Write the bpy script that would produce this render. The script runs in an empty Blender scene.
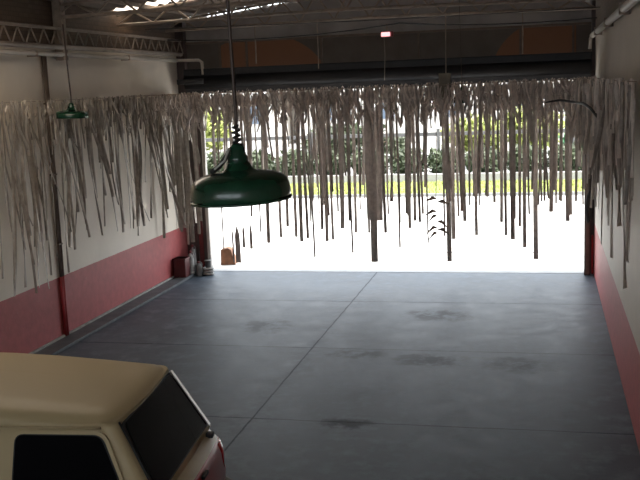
import bpy, bmesh, math, random
from mathutils import Vector, Matrix
random.seed(11)
S = bpy.context.scene
COL = S.collection
PI = math.pi
XL, XR, D = -6.807, 0.866, 17.5      # side walls and the doorway line

# ------------------------------------------------------------------ helpers
def link(o):
    COL.objects.link(o); return o

def mkobj(name, bm, mat=None, parent=None, smooth=False):
    me = bpy.data.meshes.new(name)
    bmesh.ops.recalc_face_normals(bm, faces=bm.faces[:])
    bm.to_mesh(me); bm.free()
    if smooth:
        for p in me.polygons: p.use_smooth = True
    if mat:
        for m in (mat if isinstance(mat, (list, tuple)) else [mat]): me.materials.append(m)
    o = link(bpy.data.objects.new(name, me))
    if parent: o.parent = parent
    return o

def tag(o, label, cat, group=None, kind=None):
    o['label'] = label; o['category'] = cat
    if group: o['group'] = group
    if kind: o['kind'] = kind
    return o

def thing(name, label, cat, loc=(0, 0, 0), rotz=0, group=None):
    o = link(bpy.data.objects.new(name, None))
    o.empty_display_size = .1
    o.location = loc; o.rotation_euler = (0, 0, rotz)
    return tag(o, label, cat, group)

def struct(name, bm, mat, smooth=False):
    o = mkobj(name, bm, mat, smooth=smooth); o['kind'] = 'structure'; return o

def copy_tree(o, parent=None):
    c = o.copy(); COL.objects.link(c)
    if parent: c.parent = parent
    for ch in list(o.children): copy_tree(ch, c)
    return c

def box(bm, x0, x1, y0, y1, z0, z1, bev=0, mi=0):
    r = bmesh.ops.create_cube(bm, size=1)
    vs = r['verts']
    for v in vs:
        v.co = Vector(((x0+x1)/2+v.co.x*(x1-x0), (y0+y1)/2+v.co.y*(y1-y0), (z0+z1)/2+v.co.z*(z1-z0)))
    fs = set(f for v in vs for f in v.link_faces)
    for f in fs: f.material_index = mi
    if bev:
        es = list(set(e for v in vs for e in v.link_edges))
        bmesh.ops.bevel(bm, geom=es, offset=bev, segments=2, affect='EDGES', profile=.6)
    return bm

def tube(bm, pts, r, n=8, caps=True):
    pts = [Vector(p) for p in pts]
    rs = r if isinstance(r, (list, tuple)) else [r]*len(pts)
    rings = []
    ref = None
    for i, p in enumerate(pts):
        d = (pts[min(i+1, len(pts)-1)] - pts[max(i-1, 0)])
        d = d.normalized() if d.length > 1e-9 else Vector((0, 0, 1))
        if ref is None:
            ref = Vector((0, 0, 1)) if abs(d.z) < .9 else Vector((1, 0, 0))
        a = (ref - d*ref.dot(d)).normalized(); b = d.cross(a); ref = a
        rings.append([bm.verts.new(p + a*math.cos(2*PI*k/n)*rs[i] + b*math.sin(2*PI*k/n)*rs[i]) for k in range(n)])
    for i in range(len(rings)-1):
        for k in range(n):
            bm.faces.new((rings[i][k], rings[i][(k+1) % n], rings[i+1][(k+1) % n], rings[i+1][k]))
    if caps:
        bm.faces.new(rings[0][::-1]); bm.faces.new(rings[-1])
    return bm

def lathe(bm, prof, n=32, M=None, close=False):
    rings = []
    for r, z in prof:
        if r < 1e-6:
            v = bm.verts.new((0, 0, z)); rings.append([v]*n)
        else:
            rings.append([bm.verts.new((r*math.cos(2*PI*k/n), r*math.sin(2*PI*k/n), z)) for k in range(n)])
    for i in range(len(rings)-1):
        for k in range(n):
            q = [rings[i][k], rings[i][(k+1) % n], rings[i+1][(k+1) % n], rings[i+1][k]]
            u = []
            for v in q:
                if v not in u: u.append(v)
            if len(u) >= 3: bm.faces.new(u)
    if M:
        vs = set(v for rg in rings for v in rg)
        for v in vs: v.co = M @ v.co
    return bm

def loft(bm, rings, cap0=True, cap1=True, mi=0):
    R = [[bm.verts.new(p) for p in rg] for rg in rings]
    n = len(R[0])
    for i in range(len(R)-1):
        for k in range(n):
            f = bm.faces.new((R[i][k], R[i][(k+1) % n], R[i+1][(k+1) % n], R[i+1][k])); f.material_index = mi
    if cap0: bm.faces.new(R[0][::-1])
    if cap1: bm.faces.new(R[-1])
    return R

# ---------------------------------------------------------------- materials
def new_mat(name):
    m = bpy.data.materials.new(name); m.use_nodes = True
    nt = m.node_tree
    return m, nt, nt.nodes['Principled BSDF']

def pm(name, col, rough=.6, metal=0, spec=.5, var=0, scale=6, col2=None, bump=0, bscale=40, coat=0, emit=None, estr=0):
    m, nt, b = new_mat(name)
    N, L = nt.nodes, nt.links
    b.inputs['Roughness'].default_value = rough
    b.inputs['Metallic'].default_value = metal
    b.inputs['Specular IOR Level'].default_value = spec
    b.inputs['Coat Weight'].default_value = coat
    b.inputs['Base Color'].default_value = (*col, 1)
    tc = N.new('ShaderNodeTexCoord')
    if var or col2:
        nz = N.new('ShaderNodeTexNoise'); nz.inputs['Scale'].default_value = scale; nz.inputs['Detail'].default_value = 6
        L.new(tc.outputs['Object'], nz.inputs['Vector'])
        cr = N.new('ShaderNodeValToRGB')
        c2 = col2 if col2 else tuple(c*(1-var) for c in col)
        cr.color_ramp.elements[0].position = .35; cr.color_ramp.elements[0].color = (*c2, 1)
        cr.color_ramp.elements[1].position = .65; cr.color_ramp.elements[1].color = (*col, 1)
        L.new(nz.outputs['Fac'], cr.inputs['Fac']); L.new(cr.outputs['Color'], b.inputs['Base Color'])
    if bump:
        nb = N.new('ShaderNodeTexNoise'); nb.inputs['Scale'].default_value = bscale; nb.inputs['Detail'].default_value = 4
        L.new(tc.outputs['Object'], nb.inputs['Vector'])
        bp = N.new('ShaderNodeBump'); bp.inputs['Strength'].default_value = bump; bp.inputs['Distance'].default_value = .02
        L.new(nb.outputs['Fac'], bp.inputs['Height']); L.new(bp.outputs['Normal'], b.inputs['Normal'])
    if emit:
        b.inputs['Emission Color'].default_value = (*emit, 1); b.inputs['Emission Strength'].default_value = estr
    return m

def math_node(nt, op, a, b=None, clamp=False):
    n = nt.nodes.new('ShaderNodeMath'); n.operation = op; n.use_clamp = clamp
    for i, v in enumerate((a, b)):
        if v is None: continue
        if isinstance(v, (int, float)): n.inputs[i].default_value = v
        else: nt.links.new(v, n.inputs[i])
    return n.outputs[0]

def mix_col(nt, fac, c1, c2):
    n = nt.nodes.new('ShaderNodeMix'); n.data_type = 'RGBA'
    for sock, v in ((n.inputs[0], fac), (n.inputs[6], c1), (n.inputs[7], c2)):
        if isinstance(v, (int, float)): sock.default_value = v
        elif isinstance(v, tuple): sock.default_value = (*v, 1)
        else: nt.links.new(v, sock)
    return n.outputs[2]

def noise(nt, vec, scale, detail=6, rough=.55):
    n = nt.nodes.new('ShaderNodeTexNoise'); n.inputs['Scale'].default_value = scale
    n.inputs['Detail'].default_value = detail; n.inputs['Roughness'].default_value = rough
    nt.links.new(vec, n.inputs['Vector']); return n.outputs['Fac']

def ramp(nt, fac, a, b, ca=(0, 0, 0), cb=(1, 1, 1)):
    n = nt.nodes.new('ShaderNodeValToRGB')
    n.color_ramp.elements[0].position = a; n.color_ramp.elements[0].color = (*ca, 1)
    n.color_ramp.elements[1].position = b; n.color_ramp.elements[1].color = (*cb, 1)
    nt.links.new(fac, n.inputs['Fac']); return n.outputs['Color']

def wall_material(name, white, upper, red=(.42, .085, .085)):
    """painted wall: red dado, off white above it, bare brown masonry over the paint"""
    m, nt, b = new_mat(name); N, L = nt.nodes, nt.links
    geo = N.new('ShaderNodeNewGeometry'); sep = N.new('ShaderNodeSeparateXYZ')
    L.new(geo.outputs['Position'], sep.inputs[0]); z = sep.outputs[2]
    pos = geo.outputs['Position']
    n1 = noise(nt, pos, 1.3); n2 = noise(nt, pos, 9)
    wv = mix_col(nt, ramp(nt, n1, .3, .75), tuple(c*.86 for c in white), white)
    rv = mix_col(nt, ramp(nt, n2, .35, .7), tuple(c*.8 for c in red), red)
    # scuffs and chipped paint on the dado
    n3 = noise(nt, pos, 14, 8, .7)
    rv = mix_col(nt, ramp(nt, n3, .68, .73), rv, (.45, .3, .28))
    zz = math_node(nt, 'ADD', z, math_node(nt, 'MULTIPLY', n2, .012))
    isred = math_node(nt, 'LESS_THAN', zz, .925)
    isup = math_node(nt, 'GREATER_THAN', z, 4.18)
    br = N.new('ShaderNodeTexBrick'); br.inputs['Scale'].default_value = 4
    sw = N.new('ShaderNodeCombineXYZ'); L.new(sep.outputs[1], sw.inputs[0]); L.new(z, sw.inputs[1])
    L.new(sw.outputs[0], br.inputs['Vector'])
    br.inputs['Color1'].default_value = (*upper, 1); br.inputs['Color2'].default_value = (*[c*.75 for c in upper], 1)
    br.inputs['Mortar'].default_value = (*[c*.6 for c in upper], 1)
    c = mix_col(nt, isred, wv, rv); c = mix_col(nt, isup, c, br.outputs['Color'])
    L.new(c, b.inputs['Base Color']); b.inputs['Roughness'].default_value = .6
    bp = N.new('ShaderNodeBump'); bp.inputs['Strength'].default_value = .15; bp.inputs['Distance'].default_value = .02
    L.new(n3, bp.inputs['Height']); L.new(bp.outputs['Normal'], b.inputs['Normal'])
    return m

def floor_material():
    m, nt, b = new_mat('painted_concrete_floor'); N, L = nt.nodes, nt.links
    geo = N.new('ShaderNodeNewGeometry'); pos = geo.outputs['Position']
    sep = N.new('ShaderNodeSeparateXYZ'); L.new(pos, sep.inputs[0])
    n1 = noise(nt, pos, .7, 8, .6); n2 = noise(nt, pos, 3.2, 8, .65); n3 = noise(nt, pos, 22, 6)
    c = mix_col(nt, ramp(nt, n1, .35, .7), (.028, .040, .056), (.062, .082, .108))
    c = mix_col(nt, math_node(nt, 'MULTIPLY', ramp(nt, n2, .48, .66), .75), c, (.125, .15, .18))
    stain = 0
    # worn dark scuffs where the paint was stained
    wob = math_node(nt, 'MULTIPLY', math_node(nt, 'SUBTRACT', n2, .5), 1.3)
    for (sx, sy, rx, ry) in ((-4.03, 13.35, .42, .42), (-1.6, 14.2, .55, .4), (-1.45, 11.8, .6, .28), (-2.4, 12.0, .45, .22), (-.35, 11.7, .5, .35), (-2.0, 9.4, .35, .2)):
        dx = math_node(nt, 'DIVIDE', math_node(nt, 'SUBTRACT', sep.outputs[0], sx), rx)
        dy = math_node(nt, 'DIVIDE', math_node(nt, 'SUBTRACT', sep.outputs[1], sy), ry)
        d = math_node(nt, 'ADD', math_node(nt, 'POWER', dx, 2), math_node(nt, 'POWER', dy, 2))
        d = math_node(nt, 'ADD', d, math_node(nt, 'MULTIPLY', wob, 5))
        f = math_node(nt, 'MULTIPLY', math_node(nt, 'SUBTRACT', 1, d, clamp=True), .9)
        c = mix_col(nt, f, c, (.014, .016, .019)); stain = f if stain == 0 else math_node(nt, 'MAXIMUM', stain, f)
    c = mix_col(nt, math_node(nt, 'MULTIPLY', ramp(nt, n3, .6, .75), .25), c, (.02, .022, .026))
    # sawn joints
    def line(coord, at, w):
        return math_node(nt, 'LESS_THAN', math_node(nt, 'ABSOLUTE', math_node(nt, 'SUBTRACT', coord, at)), w)
    wx = math_node(nt, 'ADD', sep.outputs[0], math_node(nt, 'MULTIPLY', math_node(nt, 'SUBTRACT', n2, .5), .035))
    wy = math_node(nt, 'ADD', sep.outputs[1], math_node(nt, 'MULTIPLY', math_node(nt, 'SUBTRACT', n2, .5), .05))
    j = line(wx, -3.06, .011)
    for at in (15.05, 12.25, 9.45, 6.65, 3.85): j = math_node(nt, 'MAXIMUM', j, line(wy, at, .012))
    c = mix_col(nt, math_node(nt, 'MULTIPLY', j, .62), c, (.012, .013, .015))
    L.new(c, b.inputs['Base Color'])
    r = math_node(nt, 'ADD', math_node(nt, 'MULTIPLY', n2, .3), .3)
    L.new(math_node(nt, 'ADD', r, .06), b.inputs['Roughness'])
    L.new(math_node(nt, 'MULTIPLY', math_node(nt, 'SUBTRACT', 1, math_node(nt, 'MULTIPLY', j, .9)), math_node(nt, 'SUBTRACT', .36, math_node(nt, 'MULTIPLY', stain, .3))), b.inputs['Specular IOR Level'])
    bp = N.new('ShaderNodeBump'); bp.inputs['Strength'].default_value = .25; bp.inputs['Distance'].default_value = .01
    hh = math_node(nt, 'SUBTRACT', n2, j)
    L.new(hh, bp.inputs['Height']); L.new(bp.outputs['Normal'], b.inputs['Normal'])
    return m

def panel_material():
    """dark facade cladding seen from inside, with two big rust brown discs printed on it"""
    m, nt, b = new_mat('facade_cladding'); N, L = nt.nodes, nt.links
    geo = N.new('ShaderNodeNewGeometry'); sep = N.new('ShaderNodeSeparateXYZ'); L.new(geo.outputs['Position'], sep.inputs[0])
    X, Z = sep.outputs[0], sep.outputs[2]
    def disc(cx, cz, rx, rz):
        dx = math_node(nt, 'DIVIDE', math_node(nt, 'SUBTRACT', X, cx), rx)
        dz = math_node(nt, 'DIVIDE', math_node(nt, 'SUBTRACT', Z, cz), rz)
        return math_node(nt, 'LESS_THAN', math_node(nt, 'ADD', math_node(nt, 'POWER', dx, 2), math_node(nt, 'POWER', dz, 2)), 1)
    d1 = math_node(nt, 'MULTIPLY', disc(-5.2, 3.55, 1.3, .95), math_node(nt, 'GREATER_THAN', X, -5.98))
    d2 = math_node(nt, 'MULTIPLY', disc(.2, 3.6, 1.1, .92), math_node(nt, 'LESS_THAN', X, .55))
    n = noise(nt, geo.outputs['Position'], 2.5)
    c = mix_col(nt, ramp(nt, n, .3, .7), (.095, .078, .064), (.13, .108, .09))
    c = mix_col(nt, math_node(nt, 'MAXIMUM', d1, d2), c, (.23, .105, .055))
    L.new(c, b.inputs['Base Color']); b.inputs['Roughness'].default_value = .75
    return m

def two_tone_paint():
    m, nt, b = new_mat('cream_and_red_car_paint'); N, L = nt.nodes, nt.links
    tc = N.new('ShaderNodeTexCoord'); sep = N.new('ShaderNodeSeparateXYZ'); L.new(tc.outputs['Object'], sep.inputs[0])
    f = math_node(nt, 'LESS_THAN', sep.outputs[2], .885)
    L.new(mix_col(nt, f, (.54, .425, .24), (.36, .012, .012)), b.inputs['Base Color'])
    b.inputs['Roughness'].default_value = .32; b.inputs['Coat Weight'].default_value = .2; b.inputs['Coat Roughness'].default_value = .2
    return m

M = {}
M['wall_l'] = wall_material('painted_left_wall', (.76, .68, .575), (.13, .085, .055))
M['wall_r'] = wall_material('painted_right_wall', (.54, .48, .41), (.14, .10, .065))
M['floor'] = floor_material()
M['panel'] = panel_material()
M['gable'] = pm('grey_gable_sheet', (.34, .315, .30), .6, var=.3, scale=2)
M['kerb'] = pm('kerb_paint', (.085, .095, .105), .6, var=.4, scale=5, bump=.2)
M['kerbtrim'] = pm('kerb_edge_dust', (.36, .35, .33), .8, var=.3, scale=8)
M['steel'] = pm('dull_brown_steel', (.34, .265, .205), .55, var=.35, scale=9)
M['girder'] = pm('grey_painted_steel', (.27, .22, .18), .5, var=.25, scale=7)
M['pvc'] = pm('aged_cream_pvc', (.46, .41, .35), .45, var=.15, scale=5)
M['roof'] = pm('weathered_roof_sheet', (.26, .20, .155), .8, var=.35, scale=1.5)
M['rust'] = pm('rusty_brown_pipe', (.16, .115, .085), .6, var=.3, scale=8)
M['redpaint'] = pm('red_pipe_paint', (.36, .02, .025), .5, var=.2, scale=6)
M['shutter'] = pm('black_shutter_steel', (.012, .013, .016), .5, spec=.35, var=.3, scale=4)
M['shutter2'] = pm('charcoal_shutter_bar', (.03, .03, .034), .5, var=.3, scale=4)
M['jamb'] = pm('dark_oxide_jamb', (.07, .045, .04), .5, var=.4, scale=6)
M['jambred'] = pm('dark_red_jamb', (.16, .02, .02), .5, var=.3, scale=6)
M['jambwhite'] = pm('dusty_white_metal', (.5, .47, .43), .5, var=.15, scale=6)
M['enamel'] = pm('dark_green_enamel', (.012, .06, .031), .27, coat=.3, var=.3, scale=14)
M['enamel_in'] = pm('white_inner_enamel', (.7, .7, .68), .35)
M['brass'] = pm('brown_lamp_rod', (.07, .045, .035), .45, metal=.3)
M['cord'] = pm('black_cable', (.015, .013, .012), .6)
M['tie'] = pm('pale_cable_tie', (.6, .58, .52), .4)
M['bulb'] = pm('frosted_bulb', (.85, .85, .82), .2)
M['redlens'] = pm('glowing_red_lens', (.5, .02, .03), .3, emit=(1, .42, .44), estr=1.2)
M['redhouse'] = pm('red_alarm_housing', (.16, .012, .016), .4)
M['paving'] = pm('sunlit_concrete_yard', (.66, .64, .61), .85, var=.06, scale=2)
M['gutter'] = pm('yard_drain', (.2, .2, .19), .8, var=.3, scale=5)
M['lawn'] = pm('lawn_soil', (.2, .24, .06), .9, var=.3, scale=5)
M['blade'] = pm('sunlit_grass_blades', (.42, .45, .12), .7, var=.3, scale=3)
M['street'] = pm('street_asphalt', (.28, .27, .26), .9, var=.2, scale=2)
M['kerbstone'] = pm('pale_kerbstone', (.30, .285, .27), .85, var=.15, scale=4)
M['fence'] = pm('grey_fence_steel', (.10, .095, .09), .5, var=.2, scale=5)
M['leaf_d'] = pm('dark_hedge_leaf', (.06, .078, .034), .6, var=.5, scale=4)
M['leaf_l'] = pm('lime_leaf', (.33, .37, .09), .6, var=.45, scale=3)
M['leaf_g'] = pm('mid_green_leaf', (.06, .19, .07), .6, var=.4, scale=3)
M['leaf_r'] = pm('reddish_shrub_leaf', (.20, .10, .06), .6, var=.4, scale=3)
M['bark'] = pm('tree_bark', (.13, .09, .06), .9, var=.4, scale=9)
M['bwall'] = pm('white_house_render', (.72, .68, .62), .8, var=.08, scale=1)
M['bdark'] = pm('house_window_glass', (.10, .13, .17), .15)
M['broof'] = pm('clay_house_roof', (.30, .16, .10), .8, var=.3, scale=4)
M['paint'] = two_tone_paint()
M['cream'] = pm('cream_car_paint', (.54, .425, .24), .5, spec=.35, coat=.06)
M['glass'] = pm('dark_tinted_glass', (.006, .006, .007), .18, spec=.07)
M['glass'].node_tree.nodes['Principled BSDF'].inputs['IOR'].default_value = 1.18
M['rubber'] = pm('black_rubber', (.012, .012, .012), .6)
M['chrome'] = pm('worn_chrome', (.62, .62, .61), .34, metal=.8)
M['lens'] = pm('red_tail_lens', (.6, .012, .015), .15, coat=.7)
M['tyre'] = pm('tyre_rubber', (.015, .015, .015), .8, bump=.3)
M['wood'] = pm('brown_wood_block', (.24, .10, .045), .7, var=.35, scale=12)
M['crate'] = pm('dark_red_plastic', (.09, .016, .016), .45, var=.3, scale=8)
M['jug'] = pm('dusty_white_plastic', (.42, .41, .39), .4, var=.25, scale=14)
M['jug2'] = pm('grey_metal_can', (.18, .175, .17), .4, var=.3, scale=12)
M['sign'] = pm('olive_grey_speaker_box', (.17, .155, .12), .7, var=.2, scale=9)
M['dry'] = pm('dry_leaf', (.32, .24, .2), .8, var=.4, scale=20)

def foil(name, c, rough=.42, metal=.35):
    m, nt, b = new_mat(name); N, L = nt.nodes, nt.links
    geo = N.new('ShaderNodeNewGeometry'); n = noise(nt, geo.outputs['Position'], 11)
    f = math_node(nt, 'ADD', math_node(nt, 'MULTIPLY', n, .7), math_node(nt, 'MULTIPLY', geo.outputs['Random Per Island'], .55))
    L.new(ramp(nt, f, .3, .95, tuple(x*.5 for x in c), tuple(min(.85, x*1.55) for x in c)), b.inputs['Base Color'])
    b.inputs['Roughness'].default_value = rough; b.inputs['Metallic'].default_value = metal
    return m
M['foil'] = foil('dull_taupe_foil', (.54, .47, .42), .55, .05)
M['foil_l'] = foil('dull_silver_foil', (.40, .355, .305), .38, .3)

# -------------------------------------------------------------- room shell
bm = bmesh.new(); box(bm, XL, XR, -3, D, -.12, 0); struct('floor', bm, M['floor'])
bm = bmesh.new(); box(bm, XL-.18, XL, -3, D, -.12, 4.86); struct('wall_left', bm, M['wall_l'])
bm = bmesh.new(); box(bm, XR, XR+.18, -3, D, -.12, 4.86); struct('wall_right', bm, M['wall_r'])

bm = bmesh.new(); box(bm, XL-.18, XR+.18, -3.2, -3, -.12, 3.0); box(bm, XL-.18, XR+.18, -3.2, -3, 4.6, 5.35)
for x in (XL-.09, -4.2, -1.7, XR+.09): box(bm, x-.09, x+.09, -3.2, -3, 3.0, 4.6)
struct('wall_back', bm, pm('cream_back_wall', (.55, .5, .44), .8, var=.15, scale=1))

def roofz(x):        # shallow gable
    return 4.84 + .46*(1-abs(x+3.0)/3.9)

# roof sheets (trapezoid corrugation) in bands along the length; the far left daylight strip is translucent, the near wide one an added fill skylight
M['sky_sheet'] = bpy.data.materials.new('translucent_daylight_sheet'); M['sky_sheet'].use_nodes = True
nt = M['sky_sheet'].node_tree; nt.nodes.clear()
out = nt.nodes.new('ShaderNodeOutputMaterial'); ad = nt.nodes.new('ShaderNodeMixShader'); ad.inputs[0].default_value = .3
tr = nt.nodes.new('ShaderNodeBsdfTranslucent'); tr.inputs[0].default_value = (.72, .60, .48, 1)
df = nt.nodes.new('ShaderNodeBsdfDiffuse'); df.inputs[0].default_value = (.5, .4, .3, 1)
nt.links.new(tr.outputs[0], ad.inputs[1]); nt.links.new(df.outputs[0], ad.inputs[2]); nt.links.new(ad.outputs[0], out.inputs[0])

def roof_band(bm, y0, y1, x0=XL-.35, x1=XR+.35):
    n = int((x1-x0)/.045); row = []
    for i in range(n+1):
        x = x0+(x1-x0)*i/n
        z = roofz(x)+(.018 if (i//2) % 2 else -.018)
        row.append((bm.verts.new((x, y0, z)), bm.verts.new((x, y1, z))))
    for i in range(n):
        bm.faces.new((row[i][0], row[i+1][0], row[i+1][1], row[i][1]))
bm = bmesh.new()
for a, b_ in ((-3.2, 7.4), (10.6, 14.75), (15.25, D+.15)): roof_band(bm, a, b_)
roof_band(bm, 14.75, 15.25, -5.4, XR+.35); roof_band(bm, 7.4, 10.6, -4.3, XR+.35)
o = struct('ceiling', bm, M['roof'])
md = o.modifiers.new('Solidify', 'SOLIDIFY'); md.thickness = .006
bm = bmesh.new(); roof_band(bm, 7.4, 10.6, XL-.35, -4.3); roof_band(bm, 14.75, 15.25, XL-.35, -5.4)  # first, wider sheet lies out of view, added to brighten the left wall
o = struct('skylight_and_added_fill_sheet', bm, M['sky_sheet'])

# kerb strips by the left wall
bm = bmesh.new(); box(bm, XL, XL+.30, 2, D-.02, 0, .045, .008); struct('trim_1', bm, M['kerb'])
bm = bmesh.new(); box(bm, XL, XL+.035, 2, D-.02, .045, .075, .005); struct('baseboard_left', bm, M['kerbtrim'])
# threshold of the doorway
bm = bmesh.new(); box(bm, XL-.2, XR+.2, D, D+.18, -.12, .004); struct('trim_2', bm, pm('pale_threshold', (.42, .42, .42), .8, var=.15, scale=4))

# facade cladding above the door, framed, and the gable sheet over it
bm = bmesh.new(); box(bm, XL, XR, D+.16, D+.22, 3.86, 4.40); struct('wall_front', bm, M['panel'])
bm = bmesh.new()
xs = [XL, -5.5, -4.2, -3.0, -1.8, -.5, XR]
lo = [bm.verts.new((x, D+.16, 4.40)) for x in xs]; hi = [bm.verts.new((x, D+.16, roofz(x)-.06)) for x in xs]
lo2 = [bm.verts.new((x, D+.20, 4.40)) for x in xs]; hi2 = [bm.verts.new((x, D+.20, roofz(x)-.06)) for x in xs]
for i in range(len(xs)-1):
    bm.faces.new((lo[i], lo[i+1], hi[i+1], hi[i])); bm.faces.new((lo2[i], lo2[i+1], hi2[i+1], hi2[i]))
    bm.faces.new((hi[i], hi[i+1], hi2[i+1], hi2[i]))
struct('trim_3', bm, M['gable'])
bm = bmesh.new(); box(bm, XL, XR, D+.10, D+.16, 4.37, 4.41)
for x in (-5.98, -5.45, -4.0, -2.2, -.4, .5): box(bm, x-.018, x+.018, D+.12, D+.16, 3.86, 4.37)
struct('trim_4', bm, M['rust'])
# masonry piers either side of the doorway
bm = bmesh.new(); box(bm, XL-.18, XL+.16, D, D+.24, 0, 4.84); struct('wall_front_pier', bm, M['jamb'])['kind'] = 'structure'
bpy.data.objects['wall_front_pier'].name = 'trim_5'
bm = bmesh.new(); box(bm, XR-.06, XR+.18, D, D+.24, 0, 4.84); struct('trim_6', bm, M['jamb'])

# --------------------------------------------------------- shutter over door
t = thing('roller_shutter', 'black rolled-up steel shutter box running across the top of the doorway', 'shutter', (-2.98, D-.05, 3.52))
bm = bmesh.new(); box(bm, -3.62, 3.78, -.17, .12, .05, .38, .02); mkobj('housing', bm, M['shutter'], t)
bm = bmesh.new(); tube(bm, [(-3.6, -.1, .14), (3.76, -.1, .14)], .135, 16); mkobj('rolled_curtain', bm, M['shutter'], t, True)
bm = bmesh.new(); box(bm, -3.6, 3.76, -.14, -.04, -.085, .03, .006); mkobj('bottom_bar', bm, M['shutter2'], t)
bm = bmesh.new(); box(bm, -3.75, -3.55, -.2, .1, .1, .2, .01); tube(bm, [(-3.66, -.22, .15), (-3.2, -.24, .15)], .05, 12); mkobj('drive_motor', bm, M['shutter2'], t)

t = thing('door_post', 'dark steel shutter post at the right side of the doorway, red at its foot', 'post', (XR-.12, D-.1, 0))
bm = bmesh.new(); box(bm, -.055, .055, -.05, .09, 0, 3.9, .006); mkobj('upright', bm, M['jamb'], t)
bm = bmesh.new(); box(bm, -.035, .035, -.075, -.05, 0.02, 3.5, .004); mkobj('guide_track', bm, M['rust'], t)
bm = bmesh.new()
tube(bm, [(.085, -.04, .02), (.085, -.04, .72)], .02, 8); mkobj('red_conduit', bm, M['redpaint'], t)['label'] = 'short red painted conduit'
# coiled chain hanging on it
bm = bmesh.new()
for k in range(4):
    pts = [(.75+.035*math.cos(a)+.01*k, 17.27+.012*k, 1.20+.25*math.sin(a)+.02*k) for a in [2*PI*i/22 for i in range(23)]]
    tube(bm, pts, .009, 6, False)
tube(bm, [(.77, 17.3, 1.44), (.76, 17.31, 1.75)], .008, 6)
tag(mkobj('pull_chain', bm, M['cord'], None, True), 'dark looped pull chain hanging on the right door post', 'chain')

t = thing('door_post', 'dark red shutter post with a pale guide track left of the doorway', 'post', (-6.48, D-.1, 0))
bm = bmesh.new(); box(bm, -.16, -.04, -.05, .09, 0, 3.9, .006); mkobj('upright', bm, M['jamb'], t)
bm = bmesh.new(); box(bm, -.035, .05, -.03, .07, 0, 3.7, .006); mkobj('red_channel', bm, M['jambred'], t)['label'] = 'dark red steel channel'
bm = bmesh.new(); box(bm, .13, .19, -.05, .05, 0, 3.55, .006); mkobj('guide_track', bm, M['jambwhite'], t)['label'] = 'pale dusty guide track'
bm = bmesh.new(); box(bm, .055, .125, -.02, .05, 0, 3.6, .004); mkobj('inner_channel', bm, M['jamb'], t)

# ---------------------------------------------------------- wall girders, pipes
t = thing('lattice_girder', 'grey steel lattice girder running along the top of the left wall', 'girder', (XL+.14, 0, 4.18))
bm = bmesh.new(); tube(bm, [(0, -2, 0), (0, D-.1, 0)], .035, 8); mkobj('bottom_chord', bm, M['girder'], t, True)
bm = bmesh.new(); box(bm, -.02, .02, -2, D-.1, .235, .275, .004); mkobj('top_chord', bm, M['girder'], t)
bm0 = bmesh.new(); tube(bm0, [(0, 0, 0), (0, .17, .24)], .011, 6); d1 = mkobj('diagonal_brace', bm0, M['girder'], t, True)
bm0 = bmesh.new(); tube(bm0, [(0, .17, .24), (0, .34, 0)], .011, 6); d2 = mkobj('diagonal_brace', bm0, M['girder'], t, True)
d1.location.y = 8; d2.location.y = 8
for k in range(1, 28):
    for d in (d1, d2):
        c = d.copy(); COL.objects.link(c); c.location.y = 8+k*.34
t = thing('drain_pipe', 'cream plastic drain pipe below the left wall girder, elbowed down at the doorway', 'pipe', (XL+.12, 0, 4.07))
bm = bmesh.new(); tube(bm, [(0, -2, .03), (0, 12, .01), (0, 17.25, 0)], .034, 12); mkobj('run', bm, M['pvc'], t, True)
bm = bmesh.new(); tube(bm, [(0, 17.2, 0), (.05, 17.3, 0), (.40, 17.3, -.01), (.46, 17.3, -.05), (.47, 17.3, -.28)], .03, 10); mkobj('elbow', bm, M['pvc'], t, True)
for y in (6, 9, 12, 15):
    bm = bmesh.new(); box(bm, -.115, .04, y-.015, y+.015, -.035, .045); mkobj('bracket', bm, M['steel'], t)

t = thing('drain_pipe', 'cream pipe running along the top of the right wall towards the doorway', 'pipe', (XR-.07, 0, 4.16))
bm = bmesh.new(); tube(bm, [(0, -2, 0), (0, 17.1, 0)], .045, 12); mkobj('run', bm, M['pvc'], t, True)
bm = bmesh.new(); tube(bm, [(0, 17.08, 0), (-.03, 17.12, -.05), (-.04, 17.12, -.22)], .03, 10); mkobj('spout', bm, M['jambwhite'], t, True)
for y in (8, 10.5, 13, 15.5):
    bm = bmesh.new(); box(bm, -.05, .065, y-.02, y+.02, -.06, .06, .005); mkobj('bracket', bm, M['steel'], t)

t = thing('wall_conduit', 'pair of brown conduits running down the left wall, painted red on the dado', 'pipe', (XL, 12.4, 0))
for dy in (-.028, .03):
    bm = bmesh.new(); tube(bm, [(.03, dy, .93), (.03, dy, 4.1)], .022, 8); mkobj('conduit', bm, M['rust'], t, True)
    bm = bmesh.new(); tube(bm, [(.03, dy, .05), (.03, dy, .93)], .0225, 8); mkobj('painted_conduit', bm, M['redpaint'], t, True)['label'] = 'red painted lower length of the conduit'
for z in (1.4, 2.4, 3.4):
    bm = bmesh.new(); box(bm, 0, .055, -.06, .06, z-.012, z+.012); mkobj('clamp', bm, M['rust'], t)

tag(mkobj('roof_column', box(bmesh.new(), XL+.02, XL+.15, 12.75, 12.89, 4.0, 4.9, .006), M['steel']),
    'brown steel stub column between the left wall girder and the roof truss', 'column')

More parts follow.
